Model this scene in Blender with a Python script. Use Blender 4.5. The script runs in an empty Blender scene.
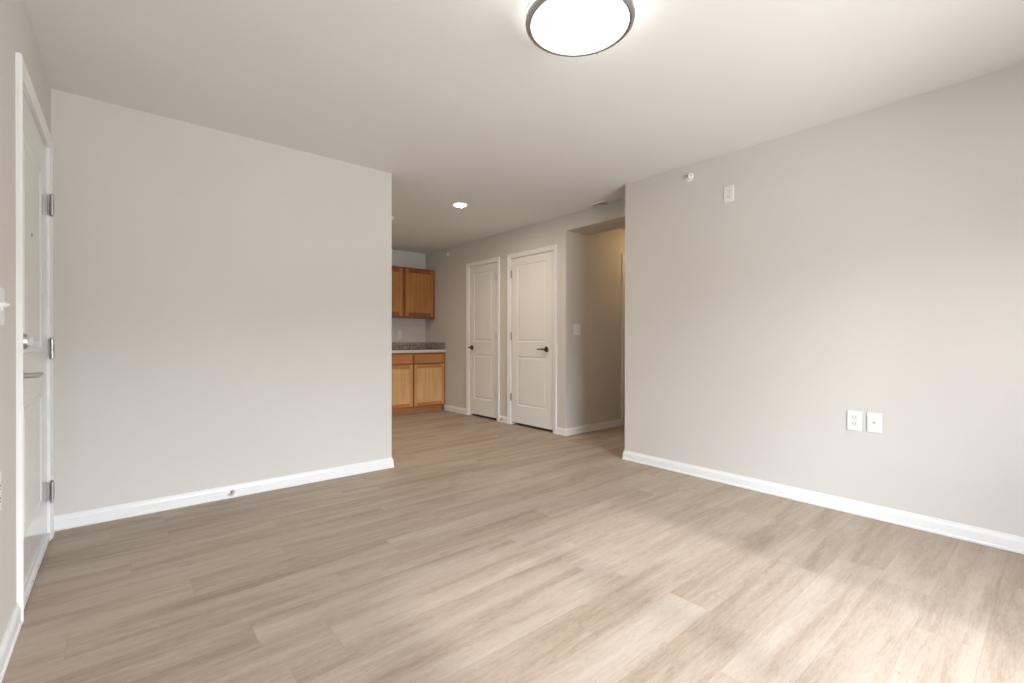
import bpy, bmesh, math, random
from mathutils import Matrix, Vector, Euler

C = bpy.context.scene.collection
SC = bpy.context.scene
PI = math.pi

# ------------------------------------------------------------------ camera
cam_d = bpy.data.cameras.new('camera')
cam_d.sensor_width = 36.0
cam_d.lens = 467.03 / 1024 * 36.0
cam_d.clip_start = 0.02
cam = bpy.data.objects.new('camera', cam_d)
C.objects.link(cam)
YAW, PITCH, ROLL = math.radians(40.21), math.radians(-0.19), math.radians(0.08)
Fv = Vector((math.sin(YAW), math.cos(YAW), 0)); Rv = Vector((math.cos(YAW), -math.sin(YAW), 0)); Uv = Vector((0, 0, 1))
F2 = Fv * math.cos(PITCH) + Uv * math.sin(PITCH)
U2 = Uv * math.cos(PITCH) - Fv * math.sin(PITCH)
R3 = Rv * math.cos(ROLL) + U2 * math.sin(ROLL)
U3 = U2 * math.cos(ROLL) - Rv * math.sin(ROLL)
M = Matrix.Identity(4)
for i in range(3):
    M[i][0] = R3[i]; M[i][1] = U3[i]; M[i][2] = -F2[i]
M[0][3], M[1][3], M[2][3] = 0, 0, 1.060
cam.matrix_world = M
SC.camera = cam

# ------------------------------------------------------------------ light
SC.view_settings.view_transform = 'Standard'
SC.view_settings.look = 'None'
SC.view_settings.gamma = 1.0
SC.view_settings.use_curve_mapping = False
SC.view_settings.exposure = 0.11

world = bpy.data.worlds.new('overcast_sky')
SC.world = world
world.use_nodes = True
wn = world.node_tree; wn.nodes.clear()
w_out = wn.nodes.new('ShaderNodeOutputWorld')
w_bg = wn.nodes.new('ShaderNodeBackground')
w_tc = wn.nodes.new('ShaderNodeTexCoord')
w_sep = wn.nodes.new('ShaderNodeSeparateXYZ')
w_ramp = wn.nodes.new('ShaderNodeValToRGB')
w_map = wn.nodes.new('ShaderNodeMapRange')
w_map.inputs['From Min'].default_value = -1; w_map.inputs['From Max'].default_value = 1
wn.links.new(w_tc.outputs['Generated'], w_sep.inputs[0])
wn.links.new(w_sep.outputs['Z'], w_map.inputs['Value'])
wn.links.new(w_map.outputs[0], w_ramp.inputs[0])
wn.links.new(w_ramp.outputs[0], w_bg.inputs['Color'])
wn.links.new(w_bg.outputs[0], w_out.inputs['Surface'])
def zpos(deg): return (math.sin(math.radians(deg)) + 1) / 2
el = w_ramp.color_ramp.elements                      # sunlit ground, far trees, bright hazy sky
el[0].position = 0.0; el[0].color = (0.42, 0.405, 0.40, 1)
el[1].position = 1.0; el[1].color = (0.42, 0.52, 0.68, 1)
for deg, col in ((-8, (0.42, 0.405, 0.40, 1)), (0, (0.24, 0.24, 0.24, 1)), (6.5, (0.24, 0.24, 0.24, 1)),
                 (9, (1.0, 1.01, 1.09, 1)), (28, (0.95, 0.99, 1.10, 1)), (48, (0.50, 0.58, 0.70, 1))):
    e = el.new(zpos(deg)); e.color = col
w_bg.inputs['Strength'].default_value = 34.0

sun_d = bpy.data.lights.new('hazy_sun', 'SUN')
sun_d.energy = 2.6
sun_d.angle = math.radians(3.8)
sun_d.color = (0.97, 0.98, 1.0)
sun = bpy.data.objects.new('hazy_sun', sun_d)
C.objects.link(sun)
sun_dir = Vector((0.0, 1.0, -0.61))       # light travels into the room over the patio door
sun.rotation_euler = sun_dir.to_track_quat('-Z', 'Y').to_euler()
sun.location = (1.6, -4, 4)

# ------------------------------------------------------------------ dimensions
H = 2.44
UL, VA, UA = -0.278, 3.606, 1.740      # left wall plane, partition plane, partition end
UR, VR = 3.441, 2.518                  # right wall plane and its end
UD, VH = 3.785, 3.555                  # closet-door wall, hallway wall
VK = 6.632                             # kitchen back wall
VB = -1.30                             # wall behind the camera
T = 0.12
PX0, PX1, PZ = 0.78, 2.50, 2.06        # patio door opening

portal_d = bpy.data.lights.new('patio_door_portal', 'AREA')
portal_d.shape = 'RECTANGLE'; portal_d.size = PX1 - PX0; portal_d.size_y = PZ
portal_d.cycles.is_portal = True
portal = bpy.data.objects.new('patio_door_portal', portal_d)
C.objects.link(portal)
portal.location = ((PX0 + PX1) / 2, VB - T - 0.02, PZ / 2)
portal.rotation_euler = (PI / 2, 0, PI)[0:3]
portal.rotation_euler = Vector((0, 1, 0)).to_track_quat('-Z', 'Y').to_euler()

# ------------------------------------------------------------------ materials
def newmat(name):
    m = bpy.data.materials.new(name); m.use_nodes = True
    return m, m.node_tree.nodes, m.node_tree.links, m.node_tree.nodes['Principled BSDF']

def N(nodes, t, **kw):
    n = nodes.new(t)
    for k, v in kw.items(): setattr(n, k, v)
    return n

def paint(name, col, rough=0.6, bump=0.02, scale=260, var=0.015, spec=0.3):
    m, n, l, b = newmat(name)
    tc = N(n, 'ShaderNodeTexCoord')
    ns = N(n, 'ShaderNodeTexNoise'); ns.inputs['Scale'].default_value = scale; ns.inputs['Detail'].default_value = 3
    n2 = N(n, 'ShaderNodeTexNoise'); n2.inputs['Scale'].default_value = 1.7; n2.inputs['Detail'].default_value = 4
    l.new(tc.outputs['Object'], ns.inputs['Vector']); l.new(tc.outputs['Object'], n2.inputs['Vector'])
    r = N(n, 'ShaderNodeValToRGB')
    r.color_ramp.elements[0].position = 0.3; r.color_ramp.elements[1].position = 0.7
    r.color_ramp.elements[0].color = tuple(c * (1 - var) for c in col) + (1,)
    r.color_ramp.elements[1].color = tuple(min(1, c * (1 + var)) for c in col) + (1,)
    l.new(n2.outputs['Fac'], r.inputs[0]); l.new(r.outputs[0], b.inputs['Base Color'])
    b.inputs['Roughness'].default_value = rough
    b.inputs['Specular IOR Level'].default_value = spec
    if bump:
        bp = N(n, 'ShaderNodeBump'); bp.inputs['Strength'].default_value = bump; bp.inputs['Distance'].default_value = 0.001
        l.new(ns.outputs['Fac'], bp.inputs['Height']); l.new(bp.outputs[0], b.inputs['Normal'])
    return m

def metal(name, col, rough=0.3):
    m, n, l, b = newmat(name)
    tc = N(n, 'ShaderNodeTexCoord')
    mp = N(n, 'ShaderNodeMapping'); mp.inputs['Scale'].default_value = (30, 30, 900)
    ns = N(n, 'ShaderNodeTexNoise'); ns.inputs['Scale'].default_value = 1.0
    l.new(tc.outputs['Object'], mp.inputs[0]); l.new(mp.outputs[0], ns.inputs['Vector'])
    mr = N(n, 'ShaderNodeMapRange'); mr.inputs['To Min'].default_value = rough * 0.8; mr.inputs['To Max'].default_value = rough * 1.2
    l.new(ns.outputs['Fac'], mr.inputs['Value']); l.new(mr.outputs[0], b.inputs['Roughness'])
    b.inputs['Base Color'].default_value = col + (1,); b.inputs['Metallic'].default_value = 1.0
    return m

def emit(name, col, strength):
    m, n, l, b = newmat(name)
    b.inputs['Base Color'].default_value = (0.9, 0.9, 0.9, 1)
    b.inputs['Emission Color'].default_value = col + (1,)
    b.inputs['Emission Strength'].default_value = strength
    b.inputs['Roughness'].default_value = 0.4
    return m

def wood(name, dark, mid, light, axis='Z', rough=0.38):
    """stained maple: soft grain running along one local axis"""
    m, n, l, b = newmat(name)
    tc = N(n, 'ShaderNodeTexCoord')
    mp = N(n, 'ShaderNodeMapping')
    sc = {'X': (2.2, 30, 30), 'Y': (30, 2.2, 30), 'Z': (30, 30, 2.2)}[axis]
    mp.inputs['Scale'].default_value = sc
    n1 = N(n, 'ShaderNodeTexNoise'); n1.inputs['Scale'].default_value = 1.0; n1.inputs['Detail'].default_value = 6; n1.inputs['Distortion'].default_value = 0.4
    n2 = N(n, 'ShaderNodeTexNoise'); n2.inputs['Scale'].default_value = 4.0; n2.inputs['Detail'].default_value = 2
    l.new(tc.outputs['Object'], mp.inputs[0]); l.new(mp.outputs[0], n1.inputs['Vector']); l.new(tc.outputs['Object'], n2.inputs['Vector'])
    ad = N(n, 'ShaderNodeMath', operation='MULTIPLY_ADD'); ad.inputs[1].default_value = 0.6
    ad2 = N(n, 'ShaderNodeMath', operation='MULTIPLY'); ad2.inputs[1].default_value = 0.4
    l.new(n1.outputs['Fac'], ad.inputs[0]); l.new(n2.outputs['Fac'], ad2.inputs[0]); l.new(ad2.outputs[0], ad.inputs[2])
    r = N(n, 'ShaderNodeValToRGB')
    e = r.color_ramp.elements
    e[0].position = 0.32; e[0].color = dark + (1,)
    e[1].position = 0.68; e[1].color = light + (1,)
    k = e.new(0.5); k.color = mid + (1,)
    l.new(ad.outputs[0], r.inputs[0]); l.new(r.outputs[0], b.inputs['Base Color'])
    b.inputs['Roughness'].default_value = rough
    bp = N(n, 'ShaderNodeBump'); bp.inputs['Strength'].default_value = 0.05; bp.inputs['Distance'].default_value = 0.001
    l.new(n1.outputs['Fac'], bp.inputs['Height']); l.new(bp.outputs[0], b.inputs['Normal'])
    return m

def floor_mat():
    m, n, l, b = newmat('oak_vinyl_plank')
    PW, PL = 0.178, 1.22
    tc = N(n, 'ShaderNodeTexCoord')
    sp = N(n, 'ShaderNodeSeparateXYZ'); l.new(tc.outputs['Object'], sp.inputs[0])
    def mth(op, a, bb=None, c=None):
        k = N(n, 'ShaderNodeMath', operation=op)
        for i, v in enumerate((a, bb, c)):
            if v is None: continue
            if isinstance(v, (int, float)): k.inputs[i].default_value = v
            else: l.new(v, k.inputs[i])
        return k.outputs[0]
    vy = mth('DIVIDE', sp.outputs['Y'], PW)
    row = mth('FLOOR', vy)
    wr = N(n, 'ShaderNodeTexWhiteNoise', noise_dimensions='1D'); l.new(row, wr.inputs['W'])
    ux = mth('ADD', mth('DIVIDE', sp.outputs['X'], PL), wr.outputs['Value'])
    colm = mth('FLOOR', ux)
    pid = N(n, 'ShaderNodeCombineXYZ'); l.new(row, pid.inputs[0]); l.new(colm, pid.inputs[1])
    wp = N(n, 'ShaderNodeTexWhiteNoise', noise_dimensions='3D'); l.new(pid.outputs[0], wp.inputs['Vector'])
    # seams
    fy = mth('FRACT', vy); fx = mth('FRACT', ux)
    ey = mth('MULTIPLY', mth('MINIMUM', fy, mth('SUBTRACT', 1, fy)), PW)
    ex = mth('MULTIPLY', mth('MINIMUM', fx, mth('SUBTRACT', 1, fx)), PL)
    ed = mth('MINIMUM', ey, ex)
    seam = N(n, 'ShaderNodeMapRange'); seam.inputs['From Min'].default_value = 0.0003; seam.inputs['From Max'].default_value = 0.0016
    l.new(ed, seam.inputs['Value'])
    # grain coords: per plank offset
    off = N(n, 'ShaderNodeVectorMath', operation='SCALE'); off.inputs['Scale'].default_value = 37.0
    l.new(wp.outputs['Color'], off.inputs[0])
    add = N(n, 'ShaderNodeVectorMath', operation='ADD')
    l.new(tc.outputs['Object'], add.inputs[0]); l.new(off.outputs[0], add.inputs[1])
    def noise(scale_vec, detail, dist, rough=0.55):
        mp = N(n, 'ShaderNodeMapping'); mp.inputs['Scale'].default_value = scale_vec
        l.new(add.outputs[0], mp.inputs[0])
        k = N(n, 'ShaderNodeTexNoise'); k.inputs['Scale'].default_value = 1; k.inputs['Detail'].default_value = detail
        k.inputs['Distortion'].default_value = dist; k.inputs['Roughness'].default_value = rough
        l.new(mp.outputs[0], k.inputs['Vector'])
        return k.outputs['Fac']
    broad = noise((0.9, 7.5, 1), 3, 0.6)
    fine = noise((24, 170, 1), 5, 0.6, 0.7)
    mid = noise((2.4, 34, 1), 6, 0.8, 0.66)
    knot = noise((4.5, 14, 1), 3, 1.5, 0.6)
    t = mth('ADD', mth('MULTIPLY', broad, 0.40), mth('MULTIPLY', mid, 0.30))
    t = mth('ADD', t, mth('MULTIPLY', fine, 0.30))
    t = mth('ADD', t, mth('MULTIPLY', mth('SUBTRACT', wp.outputs['Value'], 0.5), 0.045))
    r = N(n, 'ShaderNodeValToRGB'); e = r.color_ramp.elements
    e[0].position = 0.37; e[0].color = FLOOR_COLS[0] + (1,)
    e[1].position = 0.63; e[1].color = FLOOR_COLS[2] + (1,)
    k = e.new(0.5); k.color = FLOOR_COLS[1] + (1,)
    l.new(t, r.inputs[0])
    # knots
    kr = N(n, 'ShaderNodeMapRange'); kr.inputs['From Min'].default_value = 0.66; kr.inputs['From Max'].default_value = 0.80
    kr.inputs['To Min'].default_value = 0.0; kr.inputs['To Max'].default_value = 0.45
    l.new(knot, kr.inputs['Value'])
    mx = N(n, 'ShaderNodeMixRGB'); mx.inputs['Color2'].default_value = (0.17, 0.135, 0.105, 1)
    l.new(kr.outputs[0], mx.inputs['Fac']); l.new(r.outputs[0], mx.inputs['Color1'])
    sm = N(n, 'ShaderNodeMixRGB'); sm.inputs['Color1'].default_value = (0.20, 0.165, 0.135, 1)
    sf = N(n, 'ShaderNodeMapRange'); sf.inputs['To Min'].default_value = 0.6
    l.new(seam.outputs[0], sf.inputs['Value'])
    l.new(sf.outputs[0], sm.inputs['Fac']); l.new(mx.outputs[0], sm.inputs['Color2'])
    l.new(sm.outputs[0], b.inputs['Base Color'])
    rr = N(n, 'ShaderNodeMapRange'); rr.inputs['To Min'].default_value = 0.46; rr.inputs['To Max'].default_value = 0.62
    l.new(mid, rr.inputs['Value']); l.new(rr.outputs[0], b.inputs['Roughness'])
    b.inputs['Specular IOR Level'].default_value = 0.35
    hh = mth('ADD', mth('MULTIPLY', fine, 0.30), seam.outputs[0])
    bp = N(n, 'ShaderNodeBump'); bp.inputs['Strength'].default_value = 0.25; bp.inputs['Distance'].default_value = 0.0008
    l.new(hh, bp.inputs['Height']); l.new(bp.outputs[0], b.inputs['Normal'])
    return m

def granite(name):
    m, n, l, b = newmat(name)
    tc = N(n, 'ShaderNodeTexCoord')
    v = N(n, 'ShaderNodeTexVoronoi'); v.inputs['Scale'].default_value = 90
    ns = N(n, 'ShaderNodeTexNoise'); ns.inputs['Scale'].default_value = 22; ns.inputs['Detail'].default_value = 6
    l.new(tc.outputs['Object'], v.inputs['Vector']); l.new(tc.outputs['Object'], ns.inputs['Vector'])
    mx = N(n, 'ShaderNodeMath', operation='MULTIPLY_ADD'); mx.inputs[1].default_value = 0.4
    mb = N(n, 'ShaderNodeMath', operation='MULTIPLY'); mb.inputs[1].default_value = 0.7
    sr = N(n, 'ShaderNodeSeparateColor'); l.new(v.outputs['Color'], sr.inputs[0])
    l.new(ns.outputs['Fac'], mb.inputs[0]); l.new(sr.outputs[0], mx.inputs[0]); l.new(mb.outputs[0], mx.inputs[2])
    r = N(n, 'ShaderNodeValToRGB'); e = r.color_ramp.elements
    e[0].position = 0.3; e[0].color = (0.15, 0.125, 0.11, 1)
    e[1].position = 0.75; e[1].color = (0.42, 0.38, 0.345, 1)
    k = e.new(0.52); k.color = (0.27, 0.235, 0.21, 1)
    l.new(mx.outputs[0], r.inputs[0]); l.new(r.outputs[0], b.inputs['Base Color'])
    b.inputs['Roughness'].default_value = 0.25
    return m

def glass_mat():
    m, n, l, b = newmat('clear_glass')
    n.remove(b)
    out = n['Material Output']
    tr = N(n, 'ShaderNodeBsdfTransparent'); tr.inputs[0].default_value = (0.96, 0.98, 0.97, 1)
    gl = N(n, 'ShaderNodeBsdfGlossy'); gl.inputs['Roughness'].default_value = 0.02
    fr = N(n, 'ShaderNodeFresnel'); fr.inputs['IOR'].default_value = 1.3
    mx = N(n, 'ShaderNodeMixShader')
    l.new(fr.outputs[0], mx.inputs[0]); l.new(tr.outputs[0], mx.inputs[1]); l.new(gl.outputs[0], mx.inputs[2])
    l.new(mx.outputs[0], out.inputs['Surface'])
    return m

FLOOR_COLS = [(0.268, 0.198, 0.142), (0.380, 0.302, 0.234), (0.448, 0.378, 0.311)]
M_WALL = paint('greige_wall_paint', (0.602, 0.577, 0.546), 0.62, 0.05)
M_CEIL = paint('flat_white_ceiling_paint', (0.745, 0.742, 0.738), 0.85, 0.05, 200)
M_TRIM = paint('white_trim_paint', (0.76, 0.76, 0.76), 0.32, 0.0, 100, 0.004, 0.5)
M_DOOR = paint('white_door_paint', (0.75, 0.74, 0.73), 0.36, 0.01, 150, 0.006, 0.5)
M_ENTRY = paint('glossy_entry_door_paint', (0.70, 0.70, 0.695), 0.16, 0.0, 100, 0.004, 0.5)
M_PLAST = paint('white_plastic', (0.78, 0.78, 0.775), 0.3, 0.0, 100, 0.003, 0.5)
M_DARKP = paint('dark_plastic', (0.03, 0.03, 0.03), 0.5, 0.0)
M_RUB = paint('grey_rubber', (0.25, 0.25, 0.25), 0.7, 0.0)
M_NICK = metal('brushed_nickel', (0.50, 0.49, 0.475), 0.38)
M_RING = metal('satin_nickel_ring', (0.46, 0.455, 0.45), 0.38)
M_BRONZ = metal('dark_bronze', (0.14, 0.12, 0.105), 0.35)
M_FLOOR = floor_mat()
M_GRAN = granite('brown_speckled_laminate')
M_EDGE = paint('laminate_edge_glare', (0.62, 0.59, 0.55), 0.2, 0.0, 100, 0.02, 0.6)  # pale tone paints in the glare along the counter front
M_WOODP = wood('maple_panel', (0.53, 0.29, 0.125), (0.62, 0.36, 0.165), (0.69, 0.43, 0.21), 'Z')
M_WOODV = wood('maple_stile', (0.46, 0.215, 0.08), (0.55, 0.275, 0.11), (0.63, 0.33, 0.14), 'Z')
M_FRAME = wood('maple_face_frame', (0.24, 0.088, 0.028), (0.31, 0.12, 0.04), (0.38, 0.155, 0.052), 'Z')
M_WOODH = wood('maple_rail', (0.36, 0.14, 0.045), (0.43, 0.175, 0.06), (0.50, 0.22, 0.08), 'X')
M_UPPANEL = wood('shaded_maple_panel', (0.29, 0.115, 0.032), (0.36, 0.155, 0.045), (0.43, 0.20, 0.065), 'Z')  # same maple, darkened to paint in the shade on the wall cabinet
M_UPFRAME = wood('shaded_maple_frame', (0.16, 0.050, 0.015), (0.21, 0.070, 0.021), (0.27, 0.095, 0.03), 'Z')  # wall cabinet frame and rails, shade painted in likewise
M_GLASS = glass_mat()
M_DIFF = emit('frosted_lit_diffuser', (1.0, 0.97, 0.93), 9.0)
M_CAN = emit('recessed_led_lens', (1.0, 0.84, 0.66), 440.0)
M_WARM = emit('warm_hall_lens', (1.0, 0.64, 0.30), 22.0)
M_DARKV = paint('painted_dark_behind_doors', (0.05, 0.045, 0.04), 0.8, 0.0)  # near-black colour stands in for the darkness behind closed doors

# ------------------------------------------------------------------ mesh helpers
def setp(o, label=None, cat=None, group=None, kind=None):
    if label: o['label'] = label
    if cat: o['category'] = cat
    if group: o['group'] = group
    if kind: o['kind'] = kind
    return o

def obj(name, bm, mat, parent=None, smooth=False, label=None):
    me = bpy.data.meshes.new(name)
    bmesh.ops.recalc_face_normals(bm, faces=bm.faces[:])
    bm.to_mesh(me); bm.free()
    me.materials.append(mat)
    if smooth:
        for p in me.polygons: p.use_smooth = True
        try: me.set_sharp_from_angle(angle=math.radians(35))
        except Exception: pass
    o = bpy.data.objects.new(name, me)
    C.objects.link(o)
    if parent: o.parent = parent
    if label: o['label'] = label
    return o

def struct(name, bm, mat, parent=None, smooth=False):
    o = obj(name, bm, mat, parent, smooth)
    if parent is None: o['kind'] = 'structure'
    return o

def thing(name, label, cat, loc=(0, 0, 0), rz=0.0, group=None, kind=None):
    o = bpy.data.objects.new(name, None)
    o.empty_display_size = 0.05
    C.objects.link(o); o.location = loc; o.rotation_euler = (0, 0, rz)
    return setp(o, label, cat, group, kind)

def bx(bm, x0, x1, y0, y1, z0, z1, bev=0.0, seg=2):
    r = bmesh.ops.create_cube(bm, size=1.0)
    vs = r['verts']
    for v in vs:
        v.co = Vector((x0 + (v.co.x + .5) * (x1 - x0), y0 + (v.co.y + .5) * (y1 - y0), z0 + (v.co.z + .5) * (z1 - z0)))
    if bev > 0:
        es = list({e for v in vs for e in v.link_edges})
        bmesh.ops.bevel(bm, geom=es, offset=bev, segments=seg, affect='EDGES', clamp_overlap=True)

def box(x0, x1, y0, y1, z0, z1, bev=0.0):
    bm = bmesh.new(); bx(bm, x0, x1, y0, y1, z0, z1, bev); return bm

def lathe(bm, prof, mat4=Matrix.Identity(4), n=32, closed_profile=False):
    """revolve (r, h) pairs round local Z, then transform"""
    rings = []
    for r, h in prof:
        if r < 1e-6:
            rings.append([bm.verts.new(mat4 @ Vector((0, 0, h)))])
        else:
            rings.append([bm.verts.new(mat4 @ Vector((r * math.cos(2 * PI * i / n), r * math.sin(2 * PI * i / n), h))) for i in range(n)])
    pairs = list(zip(rings[:-1], rings[1:]))
    if closed_profile: pairs.append((rings[-1], rings[0]))
    for a, b in pairs:
        for i in range(n):
            j = (i + 1) % n
            if len(a) == 1 and len(b) == 1: continue
            if len(a) == 1: bm.faces.new((a[0], b[i], b[j]))
            elif len(b) == 1: bm.faces.new((a[i], a[j], b[0]))
            else: bm.faces.new((a[i], a[j], b[j], b[i]))

def tube(bm, pts, rad, n=12, caps=True):
    pts = [Vector(p) for p in pts]
    rr = rad if isinstance(rad, (list, tuple)) else [rad] * len(pts)
    rings = []
    d0 = (pts[1] - pts[0]).normalized()
    up = Vector((0, 0, 1)) if abs(d0.z) < 0.9 else Vector((1, 0, 0))
    nx = d0.cross(up).normalized()
    for i, p in enumerate(pts):
        d = (pts[min(i + 1, len(pts) - 1)] - pts[max(i - 1, 0)]).normalized()
        nx = (nx - d * nx.dot(d)).normalized(); ny = d.cross(nx)
        rings.append([bm.verts.new(p + (nx * math.cos(2 * PI * k / n) + ny * math.sin(2 * PI * k / n)) * rr[i]) for k in range(n)])
    for a, b in zip(rings[:-1], rings[1:]):
        for k in range(n):
            bm.faces.new((a[k], a[(k + 1) % n], b[(k + 1) % n], b[k]))
    if caps:
        bm.faces.new(rings[0]); bm.faces.new(list(reversed(rings[-1])))

YROT = Matrix.Rotation(PI / 2, 4, 'X')            # local +Z  ->  -Y (out of the wall)
def front(x, y, z): return Matrix.Translation((x, y, z)) @ YROT

def inset_rect(bm, x0, x1, z0, z1, steps):
    """steps of (inset, y): concentric rectangles, last one capped"""
    prev = None
    for ins, y in steps:
        ring = [bm.verts.new((x0 + ins, y, z0 + ins)), bm.verts.new((x1 - ins, y, z0 + ins)),
                bm.verts.new((x1 - ins, y, z1 - ins)), bm.verts.new((x0 + ins, y, z1 - ins))]
        if prev:
            for i in range(4):
                bm.faces.new((prev[i], prev[(i + 1) % 4], ring[(i + 1) % 4], ring[i]))
        prev = ring
    bm.faces.new(prev)

def panelled_slab(w, z0, z1, t, panels, steps, bev=0.0):
    """slab from x=0..w, front at y=0, back at y=t; panels [(x0,x1,z0,z1)] pressed into the front"""
    bm = bmesh.new()
    xs = sorted({0, w} | {p[0] for p in panels} | {p[1] for p in panels})
    zs = sorted({z0, z1} | {p[2] for p in panels} | {p[3] for p in panels})
    for i in range(len(xs) - 1):
        for j in range(len(zs) - 1):
            cx, cz = (xs[i] + xs[i + 1]) / 2, (zs[j] + zs[j + 1]) / 2
            if any(p[0] < cx < p[1] and p[2] < cz < p[3] for p in panels): continue
            bm.faces.new([bm.verts.new((x, 0, z)) for x, z in ((xs[i], zs[j]), (xs[i + 1], zs[j]), (xs[i + 1], zs[j + 1]), (xs[i], zs[j + 1]))])
    for p in panels: inset_rect(bm, p[0], p[1], p[2], p[3], [(0, 0)] + steps)
    fr = [(0, z0), (w, z0), (w, z1), (0, z1)]
    for i in range(4):
        a, b = fr[i], fr[(i + 1) % 4]
        bm.faces.new([bm.verts.new(c) for c in ((a[0], 0, a[1]), (b[0], 0, b[1]), (b[0], t, b[1]), (a[0], t, a[1]))])
    bm.faces.new([bm.verts.new((x, t, z)) for x, z in fr])
    bmesh.ops.remove_doubles(bm, verts=bm.verts[:], dist=1e-5)
    return bm

CASING = [(0, 0), (0, -.009), (.004, -.011), (.030, -.012), (.038, -.016), (.050, -.018), (.055, -.016), (.057, -.012), (.057, 0)]
def casing_mesh(x0, x1, h):
    """mitred three-sided casing; opening x0..x1, head at h; wall plane y=0, out is -y"""
    bm = bmesh.new()
    rings = []
    for k in range(4):
        ring = []
        for w, y in CASING:
            ring.append(bm.verts.new([(x0 - w, y, 0), (x0 - w, y, h + w), (x1 + w, y, h + w), (x1 + w, y, 0)][k]))
        rings.append(ring)
    for a, b in zip(rings[:-1], rings[1:]):
        for i in range(len(CASING) - 1):
            bm.faces.new((a[i], a[i + 1], b[i + 1], b[i]))
    bm.faces.new(rings[0]); bm.faces.new(rings[-1])
    return bm

BASEP = [(0, 0), (-.013, 0), (-.016, 0.002), (-.016, 0.012), (-.012, 0.017), (-.012, 0.058), (-.009, 0.068), (-.005, 0.074), (-.004, 0.083), (0, 0.083)]
def baseboard(name, pts, parent=None):
    """sweep of the base profile along plan points, room on the RIGHT of the path direction... (offset = right normal)"""
    bm = bmesh.new()
    P = [Vector(p) for p in pts]
    rings = []
    for i, p in enumerate(P):
        def rn(a, b):
            d = (b - a).normalized(); return Vector((d.y, -d.x))
        if i == 0: m = rn(P[0], P[1])
        elif i == len(P) - 1: m = rn(P[-2], P[-1])
        else:
            a, b = rn(P[i - 1], p), rn(p, P[i + 1])
            m = (a + b) / (1 + a.dot(b))
        rings.append([bm.verts.new((p.x - m.x * y, p.y - m.y * y, z)) for y, z in BASEP])
    for a, b in zip(rings[:-1], rings[1:]):
        for i in range(len(BASEP) - 1):
            bm.faces.new((a[i], a[i + 1], b[i + 1], b[i]))
    bm.faces.new(rings[0]); bm.faces.new(rings[-1])
    return struct(name, bm, M_TRIM, parent)

SKEW = Matrix.Translation((UL, VA, 0)) @ Matrix.Rotation(math.radians(-0.42), 4, 'Z') @ Matrix.Translation((-UL, -VA, 0))
def skew(o):
    # the left wall is not quite square to the others
    M0 = Matrix.Translation(o.location) @ o.rotation_euler.to_matrix().to_4x4()
    M1 = SKEW @ M0
    o.location = M1.to_translation(); o.rotation_euler = M1.to_euler()
    return o

# ------------------------------------------------------------------ room shell
XE = 6.4                                                 # end of the hallway
bm = box(UL - T - .12, XE + T, VB - T, VK + T, -0.10, 0.0)
struct('floor', bm, M_FLOOR)
bm = box(UL - T - .12, XE + T, VB - T, VK + T, H, H + 0.10)
struct('ceiling', bm, M_CEIL)

# entry door opening in left wall
E0, E1, EH = 2.565, 3.440, 2.062
bm = bmesh.new()
bx(bm, UL - T, UL, VB - T, E0 - 0.018, 0, H)
bx(bm, UL - T, UL, E1 + 0.018, VA + T, 0, H)
bx(bm, UL - T, UL, E0 - 0.018, E1 + 0.018, EH + 0.018, H)
skew(struct('wall_left', bm, M_WALL))
struct('wall_kitchen_left', box(UL - T, UL, VA + T, VK + T, 0, H), M_WALL)

bm = box(UL, UA, VA, VA + T, 0, H, 0)
struct('wall_partition', bm, M_WALL)

bm = bmesh.new()
bx(bm, UR, UR + T, VB - T, VR, 0, H)
bx(bm, UR + T, XE + T, VR - T, VR, 0, H)
struct('wall_right', bm, M_WALL)

# closet wall with two door openings and the deep header over the hallway
D2 = (3.752, 4.494); D1 = (4.784, 5.404); DH = 2.078
HB = 2.268
bm = bmesh.new()
def seg(v0, v1, z0, z1): bx(bm, UD, UD + T, v0, v1, z0, z1)
j = 0.018
seg(VH, D2[0] - j, 0, H); seg(D2[0] - j, D2[1] + j, DH + j, H)
seg(D2[1] + j, D1[0] - j, 0, H); seg(D1[0] - j, D1[1] + j, DH + j, H)
seg(D1[1] + j, VK + T, 0, H)
bx(bm, UD, UD + 0.37, VR, VH, HB, H)
struct('wall_closets', bm, M_WALL)

HD0, HD1 = 4.845, 5.60                                   # hallway door opening
bm = bmesh.new()
bx(bm, UD + T, HD0 - j, VH, VH + T, 0, H)
bx(bm, HD0 - j, HD1 + j, VH, VH + T, DH + j, H)
bx(bm, HD1 + j, XE + T, VH, VH + T, 0, H)
struct('wall_hallway', bm, M_WALL)
bm = box(XE, XE + T, VR, VK, 0, H)
struct('wall_hallway_end', bm, M_WALL)

bm = box(UL, XE + T, VK, VK + T, 0, H)
struct('wall_kitchen', bm, M_WALL)

# closet backs, painted near-black so the closets stay dark
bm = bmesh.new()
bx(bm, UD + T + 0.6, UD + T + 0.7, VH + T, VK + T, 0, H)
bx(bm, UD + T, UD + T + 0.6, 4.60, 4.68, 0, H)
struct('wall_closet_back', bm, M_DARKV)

bm = bmesh.new()
bx(bm, UL - T - .12, PX0, VB - T, VB, 0, H)
bx(bm, PX1, UR + T, VB - T, VB, 0, H)
bx(bm, PX0, PX1, VB - T, VB, PZ, H)
struct('wall_rear', bm, M_WALL)

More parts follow.
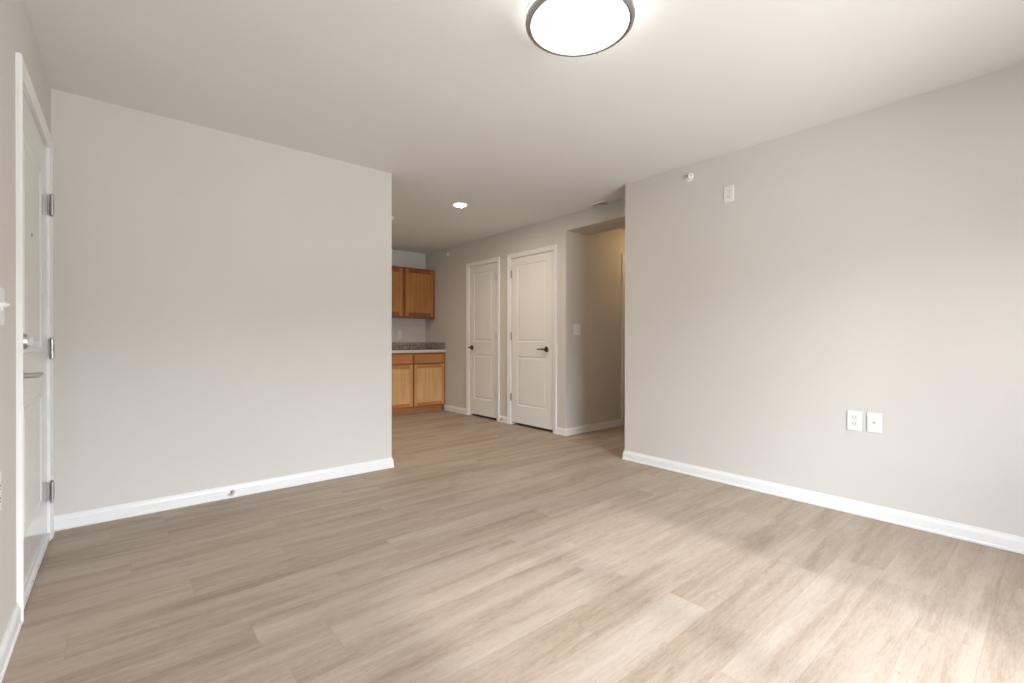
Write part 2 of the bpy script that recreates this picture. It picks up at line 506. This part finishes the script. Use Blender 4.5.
# patio door behind the camera
pd = thing('door_4', 'white framed sliding glass patio door behind the camera', 'door', (0, 0, 0), 0, kind='structure')
for k, (a, b_, yy) in enumerate(((PX0, (PX0 + PX1) / 2 + .04, VB - 0.09), ((PX0 + PX1) / 2 - .04, PX1, VB - 0.05))):
    bm = bmesh.new()
    bx(bm, a, a + .075, yy - .018, yy + .018, 0.02, PZ - .02, .003); bx(bm, b_ - .075, b_, yy - .018, yy + .018, 0.02, PZ - .02, .003)
    bx(bm, a + .075, b_ - .075, yy - .018, yy + .018, 0.02, 0.11, .003); bx(bm, a + .075, b_ - .075, yy - .018, yy + .018, PZ - .10, PZ - .02, .003)
    sash = obj('door_sash', bm, M_TRIM, pd)
    obj('glass_pane', box(a + .07, b_ - .07, yy - .003, yy + .003, 0.105, PZ - .095), M_GLASS, sash)
obj('door_track', box(PX0, PX1, VB - T, VB, 0, 0.02), M_NICK, pd)

# baseboards
skew(baseboard('baseboard_left', [(UL, VB), (UL, E0 - .060)]))
baseboard('baseboard_left_far', [(UL, E1 + .060), (UL, VA), (UA, VA), (UA, VA + T), (UL, VA + T)])
baseboard('baseboard_right', [(UR + 1.2, VR), (UR, VR), (UR, VB)])
baseboard('baseboard_hallway', [(UD, D2[0] - .060), (UD, VH), (HD0 - .060, VH)][::1])
baseboard('baseboard_between', [(UD, D1[0] - .060), (UD, D2[1] + .060)])
baseboard('baseboard_kitchen', [(UD, 6.052), (UD, D1[1] + .060)])
baseboard('baseboard_kitchen_rear', [(UL, VK), (2.715, VK)])

# ------------------------------------------------------------------ doors
def hinge_mesh(bm, x, z, bar_x, y=-0.004, h=0.09, r=0.006):
    n = 5
    for k in range(n):
        z0 = z - h / 2 + k * h / n
        lathe(bm, [(0, 0), (r, 0), (r, h / n - .0012), (r * .85, h / n - .0006), (0, h / n)], Matrix.Translation((bar_x, y - r, z0)), 12)
    lathe(bm, [(0, 0), (r * .7, 0.001), (r * .9, 0.004), (0, 0.006)], Matrix.Translation((bar_x, y - r, z + h / 2)), 12)
    lathe(bm, [(0, -.006), (r * .9, -.004), (r * .7, -.001), (0, 0)], Matrix.Translation((bar_x, y - r, z - h / 2)), 12)

def jamb_mesh(w, h, d=0.12):
    bm = bmesh.new()
    bx(bm, -.018, 0, 0, d, 0, h + .018); bx(bm, w, w + .018, 0, d, 0, h + .018); bx(bm, 0, w, 0, d, h, h + .018)
    # stop strips
    bx(bm, 0, .012, .042, .055, 0, h); bx(bm, w - .012, w, .042, .055, 0, h); bx(bm, .012, w - .012, .042, .055, h - .012, h)
    return bm

PSTEP = [(.006, .0045), (.012, .007), (.018, .0065), (.030, .003), (.040, .0015)]
def lever_parts(t, x, z, direction, mat, length=0.105, rr=0.032, y=0.003):
    bm = bmesh.new()
    lathe(bm, [(0, 0), (rr, 0), (rr, .006), (rr * .9, .010), (rr * .45, .013), (0, .013)], front(x, y, z), 28)
    ro = obj('rosette', bm, mat, t, True)
    bm = bmesh.new()
    tube(bm, [(x, y - .010, z), (x, y - .045, z)], .010, 16)
    tube(bm, [(x - direction * .008, y - .048, z), (x + direction * .01, y - .050, z + .001), (x + direction * length * .5, y - .052, z + .002),
              (x + direction * length, y - .050, z - .001)], [.010, .010, .008, .0075], 16)
    obj('lever', bm, mat, t, True)

def interior_door(name, loc, rz, w, h, hinge_left, gap=0.033, label_hint=None):
    root = bpy.data.objects.new(name, None); C.objects.link(root)
    root.location = loc; root.rotation_euler = (0, 0, rz); root['kind'] = 'structure'
    obj('casing', casing_mesh(-.005, w + .005, h + .005), M_TRIM, root)
    obj('jamb', jamb_mesh(w, h), M_TRIM, root)
    g = .004
    mx = 0.115 if w > .7 else 0.10
    s = mx - g
    zt, zb = h - g, gap
    # leaf local, origin shifted by g
    panels = [(s, w - 2 * g - s, 1.035, 1.985), (s, w - 2 * g - s, 0.250, 0.860)]
    leaf = obj('leaf', panelled_slab(w - 2 * g, zb, zt, .035, panels, PSTEP), M_DOOR, root)
    leaf.location = (g, .004, 0)
    for z in (1.885, 1.11, 0.345):
        bm = bmesh.new()
        hx = 0.002 if hinge_left else w - .002
        hinge_mesh(bm, hx, z, hx)
        sx = 1 if hinge_left else -1
        x0, x1 = sorted((hx, hx + sx * .010))
        bx(bm, x0, x1, -.003, .004, z - .045, z + .045)
        obj('hinge', bm, M_NICK, root, True)
    return root

# doors on the closet wall: local x = -v, so origin at larger v
d = interior_door('door_2', (UD, D2[1], 0), -PI / 2, D2[1] - D2[0], DH, True)
lever_parts(d, D2[1] - 3.862, 0.952, -1, M_BRONZ)
setp(d, 'wide white two-panel door with dark lever next to the hallway', 'door')
d = interior_door('door_1', (UD, D1[1], 0), -PI / 2, D1[1] - D1[0], DH, False)
lever_parts(d, D1[1] - 5.345, 0.952, 1, M_BRONZ, 0.05)
setp(d, 'narrow white two-panel closet door with dark knob near kitchen', 'door')
d = interior_door('door_5', (HD0, VH, 0), 0, HD1 - HD0, DH, False)
setp(d, 'hallway door whose white casing shows as a sliver', 'door')

# entry door (local x = +v, y = -u): origin at E0
ed = bpy.data.objects.new('door_3', None); C.objects.link(ed)
ed.location = (UL, E0, 0); ed.rotation_euler = (0, 0, PI / 2); ed['kind'] = 'structure'
skew(ed)
setp(ed, 'white panelled entry door with silver lever and deadbolt', 'door')
EW = E1 - E0
obj('casing', casing_mesh(-.003, EW + .003, EH + .003), M_TRIM, ed)
obj('jamb', jamb_mesh(EW, EH), M_TRIM, ed)
pn = [(.115, EW - .006 - .115 - .10, 1.02, 1.90), (.115, EW - .006 - .115 - .10, 0.235, 0.80)]
pn = [(.105, .60, 1.00, 1.90), (.105, .60, 0.26, 0.80)]
EST = [(.006, -.003), (.012, -.004), (.020, -.002), (.026, .002), (.050, .002), (.060, -.001)]
leaf = obj('leaf', panelled_slab(EW - .006, 0.022, EH - .003, .044, [(.10, EW - .22, 1.00, 1.89), (.10, EW - .22, 0.26, 0.80)], EST), M_ENTRY, ed)
leaf.location = (.003, .003, 0)
for z in (1.762, 1.012, 0.262):
    bm = bmesh.new()
    hinge_mesh(bm, EW, z, EW - .012, -.010, 0.105, .0085)
    bx(bm, EW - .030, EW, -.003, .002, z - .05, z + .05)
    obj('hinge', bm, M_NICK, ed, True)
lever_parts(ed, .045, 0.918, 1, M_NICK, 0.115, .034, .003)
bm = bmesh.new()
lathe(bm, [(0, 0), (.032, 0), (.032, .008), (.026, .022), (.018, .024), (0, .024)], front(.045, .003, 1.052), 28)
bx(bm, .045 - .004, .045 + .004, -.036, -.020, 1.052 - .016, 1.052 + .016, .002)
obj('deadbolt', bm, M_NICK, ed, True)
bm = bmesh.new()
lathe(bm, [(0, .001), (.004, .001), (.0045, .004), (.008, .004), (.008, 0)], front(EW * .40, .003, 1.515), 16)
obj('peephole', bm, M_NICK, ed, True)
bm = bmesh.new()
bx(bm, .010, EW - .010, -.009, .003, 0.012, 0.048, .002)
sw = obj('door_sweep', bm, M_TRIM, ed)
for k in range(5):
    bm = bmesh.new()
    lathe(bm, [(.005, 0), (.005, .001), (.003, .0022), (0, .0025)], front(.09 + k * (EW - .18) / 4, -.009, 0.033), 12)
    obj('screw', bm, M_NICK, sw, True)
obj('threshold', box(0, EW, -.004, .12, 0, 0.012, .003), M_NICK, ed)
obj('exterior_panel', box(-.018, EW + .018, .125, .14, 0, EH), M_DARKV, ed)

# ------------------------------------------------------------------ wall plates
def plate_bm(w, h, t=0.006):
    bm = bmesh.new(); bx(bm, -w / 2, w / 2, -t, 0, -h / 2, h / 2, .0025, 3); return bm

def outlet(loc, rz, label, group=None, w=.075, h=.118):
    t = thing('outlet', label, 'outlet', loc, rz, group)
    obj('cover_plate', plate_bm(w, h), M_PLAST, t)
    for s in (1, -1):
        bm = bmesh.new()
        bx(bm, -.0165, .0165, -.0085, -.004, s * .0195 - .0135, s * .0195 + .0135, .003, 3)
        r = obj('receptacle', bm, M_PLAST, t)
        bm = bmesh.new()
        bx(bm, -.0078, -.0052, -.0092, -.0084, s * .0195 - .001, s * .0195 + .0075)
        bx(bm, .0052, .0078, -.0092, -.0084, s * .0195 - .0005, s * .0195 + .0065)
        lathe(bm, [(0, 0), (.0026, 0), (.0026, .0008), (0, .0008)], front(0, -.0084, s * .0195 - .0075), 12)
        obj('slots', bm, M_DARKP, r)
    bm = bmesh.new(); lathe(bm, [(.003, 0), (.003, .0006), (0, .001)], front(0, -.006, 0), 12)
    obj('screw', bm, M_PLAST, t)
    return t

outlet((UR, 0.826, 0.571), -PI / 2, 'white duplex outlet low on right wall, left of its pair')
outlet((UR, 1.597, 2.137), -PI / 2, 'white outlet plate high on right wall near the ceiling')
outlet((3.335, VK, 1.135), 0, 'small white outlet on kitchen wall above the countertop')
skew(outlet((UL, 2.150, 0.578), PI / 2, 'white outlet low on left wall beside entry door', h=.125, w=.080))

t = thing('cable_jack', 'white cable jack plate low on right wall, right of the outlet', 'wall plate', (UR, 0.728, 0.571), -PI / 2)
obj('cover_plate', plate_bm(.073, .116), M_PLAST, t)
bm = bmesh.new()
lathe(bm, [(.0042, 0), (.0042, .003), (.0034, .003), (.0034, .007), (.002, .007), (.002, .002), (0, .002)], front(0, -.006, 0), 18)
obj('jack', bm, M_BRONZ, t, True)
for s in (1, -1):
    bm = bmesh.new(); lathe(bm, [(.003, 0), (.003, .0006), (0, .001)], front(0, -.006, s * .042), 12)
    obj('screw', bm, M_PLAST, t)

# rocker switch in the hallway
t = thing('light_switch', 'white double light switch plate on wall at hallway entrance', 'light switch', (3.960, VH, 1.178), 0)
obj('cover_plate', plate_bm(.118, .120), M_PLAST, t)
for s in (-1, 1):
    bm = bmesh.new()
    bx(bm, s * .023 - .0165, s * .023 + .0165, -.0075, -.004, -.033, .033, .001)
    v = [(s * .023 - .015, -.007, -.031), (s * .023 + .015, -.007, -.031), (s * .023 + .015, -.0115, .031), (s * .023 - .015, -.0115, .031)]
    vs = [bm.verts.new(c) for c in v]; bs = [bm.verts.new((c[0], -.006, c[2])) for c in v]
    bm.faces.new(vs)
    for i in range(4): bm.faces.new((vs[i], vs[(i + 1) % 4], bs[(i + 1) % 4], bs[i]))
    obj('rocker', bm, M_PLAST, t)

# toggle switch left of the entry door, at the picture's left edge
t = thing('light_switch', 'white toggle light switch on left wall near entry door', 'light switch', (UL, 2.185, 1.165), PI / 2)
skew(t)
obj('cover_plate', plate_bm(.120, .122), M_PLAST, t)
for s in (-1, 1):
    bm = bmesh.new()
    bx(bm, s * .023 - .006, s * .023 + .006, -.008, -.005, -.013, .013, .001)
    tube(bm, [(s * .023, -.004, 0), (s * .023, -.022, .009)], [.0055, .0045], 10)
    obj('toggle', bm, M_PLAST, t)

# ------------------------------------------------------------------ door stops on the baseboards
def door_stop(loc, rz, label, L=0.06):
    t = thing('door_stop', label, 'door stop', loc, rz)
    bm = bmesh.new()
    lathe(bm, [(0, 0), (.013, 0), (.013, .003), (.008, .008), (0, .008)], front(0, 0, 0), 18)
    obj('base', bm, M_NICK, t, True)
    bm = bmesh.new()
    pts = []
    for k in range(110):
        a = k / 109
        pts.append((.0065 * math.cos(a * 2 * PI * 11), -.007 - a * (L - .012), .0065 * math.sin(a * 2 * PI * 11)))
    tube(bm, pts, .0011, 6)
    obj('spring', bm, M_RING, t, True)
    bm = bmesh.new()
    lathe(bm, [(0, 0), (.009, 0), (.010, .004), (.009, .012), (.005, .016), (0, .016)], front(0, -L + .006, 0), 16)
    obj('tip', bm, M_PLAST, t, True, label='white rubber tip')
door_stop((0.588, VA - .012, 0.040), 0, 'small spring door stop on baseboard of the left-hand blank wall')
door_stop((UD - .012, 4.660, 0.045), -PI / 2, 'small spring door stop on baseboard between two white doors', .05)

# ------------------------------------------------------------------ sprinklers and detector
def sprinkler(loc, rz, label, r=.036):
    t = thing('sprinkler_head', label, 'sprinkler', loc, rz)
    bm = bmesh.new()
    lathe(bm, [(0, 0), (r, 0), (r, .004), (r * .88, .009), (r * .55, .011), (r * .50, .006), (0, .006)], front(0, 0, 0), 32)
    obj('escutcheon', bm, M_PLAST, t, True)
    bm = bmesh.new()
    lathe(bm, [(0, 0), (.016, 0), (.013, .020), (.008, .030), (0, .030)], front(0, -.006, 0), 20)
    obj('body', bm, M_PLAST, t, True)
    bm = bmesh.new()
    for s in (-1, 1):
        tube(bm, [(s * .008, -.026, 0), (s * .010, -.032, 0), (s * .003, -.039, 0)], .0018, 8)
    bx(bm, -.006, .006, -.040, -.038, -.005, .007, .0006)
    obj('deflector', bm, M_BRONZ, t)
    return t
sprinkler((UR, 1.909, 2.343), -PI / 2, 'round white sprinkler head high on the right wall', .034)
sprinkler((UD, 5.965, 2.340), -PI / 2, 'white sprinkler head high on wall beside kitchen cabinets', .034)

t = thing('smoke_detector', 'white round smoke detector on kitchen ceiling half hidden by wall', 'smoke detector', (2.335, 4.91, H), 0)
bm = bmesh.new()
lathe(bm, [(0, 0), (.062, 0), (.062, -.010), (0, -.010)], Matrix.Identity(4), 32); obj('base', bm, M_PLAST, t, True)
bm = bmesh.new()
lathe(bm, [(.055, -.010), (.055, -.022), (.045, -.034), (.015, -.036), (0, -.036)], Matrix.Identity(4), 32); obj('cover', bm, M_PLAST, t, True)

# ceiling register by the closet wall
t = thing('ceiling_vent', 'white ceiling vent register beside the hallway header', 'vent', (3.722, 3.04, H), 0)
bm = bmesh.new()
a, b_ = .050, .095
bx(bm, -a, a, -b_, -b_ + .018, -.007, 0, .002); bx(bm, -a, a, b_ - .018, b_, -.010, 0, .002)
bx(bm, -a, -a + .018, -b_ + .018, b_ - .018, -.010, 0, .002); bx(bm, a - .018, a, -b_ + .018, b_ - .018, -.010, 0, .002)
obj('frame', bm, M_PLAST, t)
bm = bmesh.new()
for k in range(8):
    x = -a + .026 + k * (2 * a - .052) / 7
    v = [bm.verts.new(c) for c in ((x - .004, -b_ + .018, -.009), (x + .004, -b_ + .018, -.002), (x + .004, b_ - .018, -.002), (x - .004, b_ - .018, -.009))]
    bm.faces.new(v)
obj('louvres', bm, M_PLAST, t)

# ------------------------------------------------------------------ ceiling lights
LX, LY, LR, LZ = 1.445, 1.285, 0.219, 2.35
t = thing('ceiling_light', 'round flush ceiling light with white diffuser and nickel ring', 'ceiling light', (LX, LY, H), 0)
bm = bmesh.new()
lathe(bm, [(0, 0), (LR * .90, 0), (LR * .90, -.012), (0, -.012)], Matrix.Identity(4), 64); obj('pan', bm, M_PLAST, t, True)
dz = LZ - H
bm = bmesh.new()
lathe(bm, [(LR * .90, -.012), (LR * .90, dz + .004), (LR * .80, dz - .004), (LR * .4, dz - .010), (0, dz - .012)], Matrix.Identity(4), 64)
obj('diffuser', bm, M_DIFF, t, True)
bm = bmesh.new()
lathe(bm, [(LR * .905, dz + .016), (LR, dz + .016), (LR + .002, dz + .010), (LR, dz + .000), (LR * .95, dz - .006), (LR * .905, dz - .004)], Matrix.Identity(4), 72, True)
rg = obj('trim_ring', bm, M_RING, t, True)
bm = bmesh.new()
lathe(bm, [(LR * .905, dz + .058), (LR * .985, dz + .058), (LR * .985, dz + .048), (LR * .905, dz + .048)], Matrix.Identity(4), 72, True)
obj('upper_ring', bm, M_RING, t, True)
for k in range(3):
    a = math.radians(20 + 120 * k)
    bm = bmesh.new()
    tube(bm, [(LR * .985 * math.cos(a), LR * .985 * math.sin(a), dz + .055), (LR * .985 * math.cos(a), LR * .985 * math.sin(a), dz - .006)], .0035, 10)
    obj('post', bm, M_NICK, t, True)

for lx, ly, lab in ((2.672, 3.985, 'small round recessed light glowing in the kitchen ceiling'),
                    (1.30, 5.25, 'added recessed light, unseen behind the blank partition wall, to brighten the kitchen')):  # second one is an unseen lamp added to lift the kitchen brightness
    t = thing('recessed_light', lab, 'recessed light', (lx, ly, H), 0)
    bm = bmesh.new()
    lathe(bm, [(.060, -.002), (.062, -.008), (.082, -.006), (.088, 0), (.060, 0)], Matrix.Identity(4), 40, True); obj('trim_ring', bm, M_PLAST, t, True)
    bm = bmesh.new()
    lathe(bm, [(.060, -.005), (.03, -.009), (0, -.010)], Matrix.Identity(4), 40); obj('lens', bm, M_CAN, t, True)

t = thing('hallway_light', 'warm ceiling light in the hallway hidden behind the header', 'ceiling light', (5.05, 3.05, H), 0)
bm = bmesh.new()
lathe(bm, [(0, 0), (.13, 0), (.13, -.02), (.125, -.022), (.125, 0)], Matrix.Identity(4), 40); obj('pan', bm, M_NICK, t, True)
bm = bmesh.new()
lathe(bm, [(.122, -.02), (.115, -.06), (.07, -.085), (0, -.09)], Matrix.Identity(4), 40); obj('diffuser', bm, M_WARM, t, True)

# ------------------------------------------------------------------ kitchen cabinets
def cab_door(parent, x0, x1, z0, z1, y, fw=0.052, mp=None, ms=None, mr=None):
    mp, ms, mr = mp or M_WOODP, ms or M_WOODV, mr or M_WOODH
    """frame-and-panel door; the frame's rails and stiles and its flat recessed panel"""
    w, h = x1 - x0, z1 - z0
    t_ = 0.019
    bm = bmesh.new()
    inset_rect(bm, fw - .002, w - fw + .002, fw - .002, h - fw + .002, [(0, -t_ + .002), (.007, -t_ + .009), (.009, -t_ + .0095)])
    bx(bm, fw - .002, w - fw + .002, -.008, -.001, fw - .002, h - fw + .002)
    dr = obj('cabinet_door', bm, mp, parent)
    dr.location = (x0, y, z0)
    for a, b in ((0, fw), (w - fw, w)):
        obj('door_stile', box(a, b, -t_, 0, 0, h, .0015), ms, dr)
    for a, b in ((0, fw), (h - fw, h)):
        obj('door_rail', box(fw, w - fw, -t_, 0, a, b, .0015), mr, dr)
    return dr

CX0, CX1 = 2.720, UD - .002
BF = 6.045                                                # base cabinet face
mid = 3.247
t = thing('base_cabinet', 'maple base cabinet with two drawers and two doors under countertop', 'cabinet', (0, 0, 0))
FF = .020
bm = bmesh.new()
bx(bm, CX0, CX1, BF + FF, VK - .002, .095, .874)
obj('body', bm, M_WOODV, t)
obj('toe_kick', box(CX0, CX1 - .016, BF + .065, BF + .080, .0, .095), M_WOODH, t)
bm = bmesh.new()
for a, b in ((CX0, CX0 + .038), (mid - .026, mid + .026), (CX1 - .038, CX1)):
    bx(bm, a, b, BF, BF + FF, .095, .874)
for z0, z1 in ((.095, .115), (.695, .730), (.845, .874)):
    bx(bm, CX0 + .038, mid - .026, BF, BF + FF, z0, z1); bx(bm, mid + .026, CX1 - .038, BF, BF + FF, z0, z1)
obj('face_frame', bm, M_FRAME, t)
for a, b in ((CX0 + .025, mid - .014), (mid + .014, CX1 - .025)):
    dw = obj('drawer_front', box(0, b - a, -.019, 0, 0, .125, .003), M_WOODH, t); dw.location = (a, BF - .001, .722)
    cab_door(t, a, b, .103, .702, BF - .001, .048)

t = thing('wall_cabinet', 'two-door maple wall cabinet hung above the countertop', 'cabinet', (0, 0, 0))
UFc = 6.345
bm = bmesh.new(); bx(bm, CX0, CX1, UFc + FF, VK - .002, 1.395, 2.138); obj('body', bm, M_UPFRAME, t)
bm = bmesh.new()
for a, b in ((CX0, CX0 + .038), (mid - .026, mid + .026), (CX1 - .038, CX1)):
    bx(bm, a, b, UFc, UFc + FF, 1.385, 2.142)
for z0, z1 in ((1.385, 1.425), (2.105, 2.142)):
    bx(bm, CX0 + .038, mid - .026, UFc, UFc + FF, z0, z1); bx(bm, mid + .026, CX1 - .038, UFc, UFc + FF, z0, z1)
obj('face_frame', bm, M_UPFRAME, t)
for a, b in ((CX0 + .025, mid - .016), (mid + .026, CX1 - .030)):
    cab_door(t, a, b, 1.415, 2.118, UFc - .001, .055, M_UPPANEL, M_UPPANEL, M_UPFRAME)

t = thing('countertop', 'speckled brown laminate countertop with backsplash on the base cabinet', 'countertop', (0, 0, 0))
bm = bmesh.new(); bx(bm, CX0 - .01, UD - .001, BF - .020, VK - .001, .876, .912); obj('slab', bm, M_GRAN, t)
bm = bmesh.new(); bx(bm, CX0 - .01, UD - .001, BF - .030, BF - .020, .874, .914, .003); obj('front_edge', bm, M_EDGE, t, label='front edge with glare painted pale')
bm = bmesh.new(); bx(bm, CX0 - .01, UD - .001, VK - .022, VK - .001, .912, 1.020, .003); obj('backsplash', bm, M_GRAN, t)
bm = bmesh.new(); bx(bm, UD - .021, UD - .001, BF - .025, VK - .022, .912, 1.020, .003); obj('side_splash', bm, M_GRAN, t)
